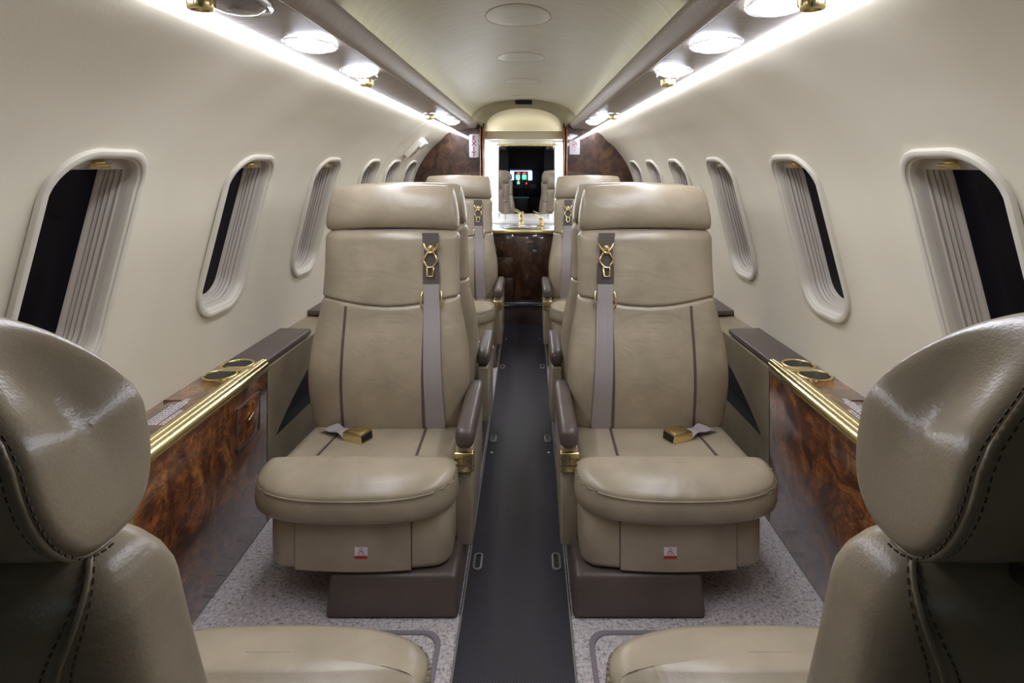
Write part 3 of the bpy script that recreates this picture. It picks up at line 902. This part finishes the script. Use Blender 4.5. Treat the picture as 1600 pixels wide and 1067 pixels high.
    pl = mk('pictogram', *boxdata(px - .0155, px + .0155, py - .0006, py + .001, .139, .166), 'placard', dr, False)
    mk('red_band', *boxdata(px - .0155, px + .0155, py - .0011, py, .139, .1455), 'red', dr, False)
    fig = [tube_data([(px + .0035 * cos(q), py - .001, .1602 + .0035 * sin(q)) for q in [2 * pi * k / 12 for k in range(12)]], .0005, True, 5),
           tube_data([(px - .009, py - .001, .147), (px - .007, py - .001, .154), (px - .003, py - .001, .1565), (px + .003, py - .001, .1565), (px + .007, py - .001, .154), (px + .009, py - .001, .147)], .0005, False, 5),
           tube_data([(px - .003, py - .001, .156), (px - .003, py - .001, .147)], .0006, False, 5), tube_data([(px + .003, py - .001, .156), (px + .003, py - .001, .147)], .0006, False, 5)]
    mk('vest_figure', *join(fig), 'red', dr)
    # --- plinth
    hexa('plinth', [(-.271, -.208, .001), (.055, -.208, .001), (.055, .30, .001), (-.271, .30, .001),
                    (-.262, -.185, .096), (.050, -.185, .096), (.050, .30, .096), (-.262, .30, .096)], 'leather_dark', root, .012, 4)
    # --- aisle armrest
    hexa('armrest_panel', [(-.290, -.055, .078), (-.243, -.055, .078), (-.252, .26, .145), (-.290, .26, .145),
                           (-.290, -.050, .342), (-.243, -.050, .342), (-.252, .27, .352), (-.290, .27, .352)], 'leather', root, .006, 3)
    rings = []
    for i, (y, k1) in enumerate(((-.072, .25), (-.071, .6), (-.066, .85), (-.055, .97), (-.03, 1), (.05, 1), (.15, 1), (.23, .97), (.262, .85), (.272, .6), (.274, .25))):
        t_ = (y + .07) / .34; cx = -.268 - .004 * t_; czz = .370 + .012 * t_
        hw, hh = .0265, .0285 + .004 * math.sin(pi * t_)
        rings.append([(cx + spow(cos(q), 2 / 3.2) * hw * k1, y, czz + spow(sin(q), 2 / 2.6) * hh * k1) for q in [2 * pi * j / 32 for j in range(32)]])
    loft('armrest_pad', rings, 'leather_dark', root, angle=75)
    lt = hexa('armrest_latch', [(-.2925, -.064, .279), (-.2395, -.064, .279), (-.2395, -.03, .279), (-.2925, -.03, .279),
                                (-.2925, -.062, .331), (-.2395, -.062, .331), (-.2395, -.03, .331), (-.2925, -.03, .331)], 'gold', root, .004, 3)
    V, F = join([boxdata(-.2675, -.2660, -.0648, -.06, .288, .324), boxdata(-.291, -.241, -.0655, -.062, .2965, .2985), boxdata(-.291, -.241, -.0648, -.062, .3165, .3175)])
    mk('latch_joint', V, F, 'stitch', lt, False)
    if drop:   # stowed armrest: lowered beside the cushion
        for ch in root.children:
            if ch.name.startswith('armrest'): ch.scale.z = .72
            if ch.name.startswith(('front_bolster', 'rear_cushion')): ch.location.x = -.030 * MX
    # --- shoulder belt
    def bx(z): return -.155 + .027 * (z - .3) / .58
    pth = [(bx(z), front(bx(z), z, .004), z, .029 - .0055 * (z - .3) / .5) for z in [.285 + (.700 - .285) * i / 26 for i in range(27)]]
    belt = ribbon('shoulder_belt', pth, 0, .002, 'belt', root)
    for hwx in (-.5, .5):
        ribbon('belt_rib', [(x + w2 * hwx, y - .0008, z, .004) for x, y, z, w2 in pth], 0, .0015, 'belt', belt)
    ribbon('belt_cover', [(bx(z), front(bx(z), z, .0055), z, wq) for z, wq in ((.728, .0255), (.735, .0258), (.76, .0258), (.79, .0245), (.81, .021), (.825, .020), (.84, .021), (.86, .024), (.885, .026))], 0, .004, 'leather_dark', belt)
    ribbon('belt_keeper', [(bx(z), front(bx(z), z, .0048), z, .0245) for z in (.680, .70, .715, .730)], 0, .004, 'belt', belt)
    for sx in (-1, 1):
        x = bx(.68) + sx * .0285
        tube('belt_guide', [(x, front(x, .705, .006), .705), (x + sx * .003, front(x, .695, .011), .695), (x + sx * .003, front(x, .665, .011), .665), (x, front(x, .655, .006), .655)], .003, 'gold', belt, seg=8)
    x0 = bx(.8); yb = lambda z: front(x0, z, .012)
    def loop(pts, r, nm_='buckle_link', closed=True): return tube(nm_, [(x0 + a, yb(z), z) for a, z in pts], r * 1.3, 'gold', belt, closed, 8)
    loop([(-.024, .853), (-.020, .842), (-.012, .833), (-.006, .825), (.006, .825), (.012, .833), (.020, .842), (.024, .853)], .0032, 'clip_horns', False)
    lathe('clip_stud', [(.001, -.006), (.007, -.005), (.009, 0), (.013, .001), (.013, .006)], 'gold', belt, (x0, yb(.834) + .002, .834), axis='y', seg=16)
    loop([(-.010, .824), (.010, .824), (.020, .806), (.021, .798), (.008, .780), (-.008, .780), (-.021, .798), (-.020, .806)], .0026)
    loop([(-.0095, .780), (.0095, .780), (.0095, .752), (-.0095, .752)], .0028, 'buckle_tongue')
    # --- lap belt and buckle
    pl_ = []
    for i in range(17):
        t_ = i / 16; x = .175 - .085 * t_; y = .150 - .055 * t_; z = cz(x, y) + .006 + .012 * sin(pi * t_) + .004 * sin(3 * pi * t_)
        a = -.9 + .5 * t_; tw = .35 * sin(2.2 * pi * t_)
        pl_.append((x, y, z, a, tw))
    V = []; F = []
    for x, y, z, a, tw in pl_:
        dx, dy = sin(a) * .022, cos(a) * .022
        V += [(x - dx, y - dy, z - .022 * tw * .4), (x, y, z + .002), (x + dx, y + dy, z + .022 * tw * .4), (x - dx, y - dy, z - .0015 - .022 * tw * .4), (x, y, z + .0005), (x + dx, y + dy, z - .0015 + .022 * tw * .4)]
    for i in range(16):
        a = 6 * i
        F += [(a, a + 1, a + 7, a + 6), (a + 1, a + 2, a + 8, a + 7), (a + 3, a + 9, a + 10, a + 4), (a + 4, a + 10, a + 11, a + 5), (a, a + 6, a + 9, a + 3), (a + 2, a + 5, a + 11, a + 8)]
    F += [(0, 3, 4, 1), (1, 4, 5, 2), (96, 97, 100, 99), (97, 98, 101, 100)]
    lb = mk('lap_belt', V, F, 'belt', root, True, 60)
    bk = bpy.data.objects.new('lap_buckle', None)
    c0 = Vector((.060, .082, cz(.06, .08) + .001)); ang = math.radians(28)
    ux, uy = Vector((cos(ang), sin(ang), 0)), Vector((-sin(ang), cos(ang), 0))
    def bp(a, b, c): return tuple(c0 + ux * a + uy * b + Vector((0, 0, c)))
    bkl = hexa('lap_buckle', [bp(-.038, -.024, .0), bp(.034, -.024, .0), bp(.034, .024, .0), bp(-.038, .024, .0),
                              bp(-.034, -.024, .028), bp(.034, -.024, .024), bp(.034, .024, .024), bp(-.034, .024, .028)], 'gold', root, .002, 2)
    hexa('buckle_slot', [bp(-.0395, -.020, .005), bp(-.036, -.020, .005), bp(-.036, .020, .005), bp(-.0395, .020, .005),
                         bp(-.0375, -.020, .024), bp(-.033, -.020, .024), bp(-.033, .020, .024), bp(-.0375, .020, .024)], 'black', bkl, 0)
    hexa('release_plate', [bp(-.030, -.021, .027), bp(.012, -.021, .0255), bp(.012, .021, .0255), bp(-.030, .021, .027),
                           bp(-.029, -.020, .0305), bp(.010, -.020, .029), bp(.010, .020, .029), bp(-.029, .020, .0305)], 'gold', bkl, .001, 2)
    MX = 1
    return root

def copy_seat(src, label, loc, rz):
    def rec(o, par):
        c = o.copy(); COL.objects.link(c); c.parent = par
        if par is not None: c.matrix_parent_inverse = o.matrix_parent_inverse
        for ch in list(o.children): rec(ch, c)
        return c
    r = rec(src, None); r.location = loc; r.rotation_euler = (0, 0, rz)
    r['label'] = label; r['group'] = 'leather seats along the aisle'
    return r

SXC = .408
r1 = make_seat(1, 'tan leather seat facing the camera, right of the aisle', (SXC, 1.60, 0), 0)
l1 = make_seat(-1, 'tan leather seat facing the camera, left of the aisle', (-SXC, 1.60, 0), 0)
copy_seat(r1, 'tan leather seat back to back behind the left front one, facing aft', (-SXC, 2.40, 0), pi)
copy_seat(l1, 'tan leather seat back to back behind the right front one, facing aft', (SXC, 2.40, 0), pi)
copy_seat(r1, 'farthest tan leather seat on the right, before the wood bulkhead', (SXC, 3.33, 0), 0)
copy_seat(l1, 'farthest tan leather seat on the left, before the wood bulkhead', (-SXC, 3.33, 0), 0)
make_seat(1, 'dark looking foreground seat at the left edge, seen from behind', (-.408, .78, 0), pi, .178, 'leather', .11, .004)
make_seat(-1, 'dark looking foreground seat at the right edge, seen from behind', (.438, .78, 0), pi, .178, 'leather', .11, .004)

# ------------------------------------------------------------------ cockpit end (seen in the mirror)
wf = bpy.data.objects.new('wall_front', None); COL.objects.link(wf); struct(wf)
for s in (-1, 1):
    a, b = sorted((s * .30, s * .93)); box('side_partition', a, b, -.93, -.90, 0, 1.42, 'navy', wf, 0)
    a, b = sorted((s * .80, s * .82)); box('cockpit_side', a, b, -2.4, -.93, 0, 1.5, 'navy', wf, 0)
box('partition_head', -.4, .4, -.93, -.90, 1.38, 1.6, 'navy', wf, 0)
box('windscreen_panel', -.82, .82, -2.42, -2.40, 0, 1.5, 'navy', wf, 0)
box('cockpit_ceiling', -.82, .82, -2.4, -.93, 1.5, 1.52, 'navy', wf, 0)
box('cockpit_floor', -.82, .82, -2.4, -.9, -.02, 0, 'navy', wf, 0)
ip = thing('instrument_panel', 'cockpit instrument panel with lit displays, reflected in the vanity mirror', 'instrument panel', (-.10, -2.1, 0))
box('fascia', -.6, .7, -.06, 0, .55, 1.02, 'navy', ip, .005)
box('glare_shield', -.62, .72, -.06, .12, 1.02, 1.05, 'navy', ip, .01)
for x, z, w2, h2, m in ((-.05, .825, .02, .015, 'screen_r'), (.1, .76, .012, .01, 'screen_r'), (-.17, .90, .035, .08, 'screen_w'), (.17, .90, .035, .08, 'screen_w'), (-.06, .875, .035, .04, 'screen_g'), (.06, .875, .035, .04, 'screen_g'), (-.05, .945, .03, .012, 'screen_r'), (.06, .945, .03, .012, 'screen_r'), (-.05, .77, .02, .02, 'screen_g')):
    mk('display', *boxdata(x - w2, x + w2, .0, .006, z - h2, z + h2), m, ip, False)
mk('display', *boxdata(-.2, .2, .0, .006, .985, .995), 'screen_w', ip, False)
for x0, x1, z0, z1, m in ((-.28, -.13, .66, .74, 'leather_dark'), (-.12, .02, .66, .74, 'greyplastic'), (.03, .16, .66, .74, 'leather_dark'), (.17, .28, .66, .74, 'greyplastic')):
    box('control_head', x0, x1, 0, .012, z0, z1, m, ip, .002)
for i in range(6):
    lathe('knob', [(.012, 0), (.012, .02), (.001, .022)], 'red' if i % 2 else 'greyplastic', ip, (-.15 + .06 * i, 0, .72), axis='y', seg=10)
cp = thing('centre_pedestal', 'dark cockpit centre pedestal, reflected at the foot of the mirror', 'pedestal', (-.10, -1.9, 0))
box('body', -.13, .13, -.2, .35, 0, .50, 'navy', cp, .01)
box('top_plate', -.15, .15, -.2, .36, .50, .515, 'greyplastic', cp, .004)
for i in (-1, 1): tube('throttle', [(i * .03, 0, .51), (i * .03, .02, .58)], .008, 'steel', cp)
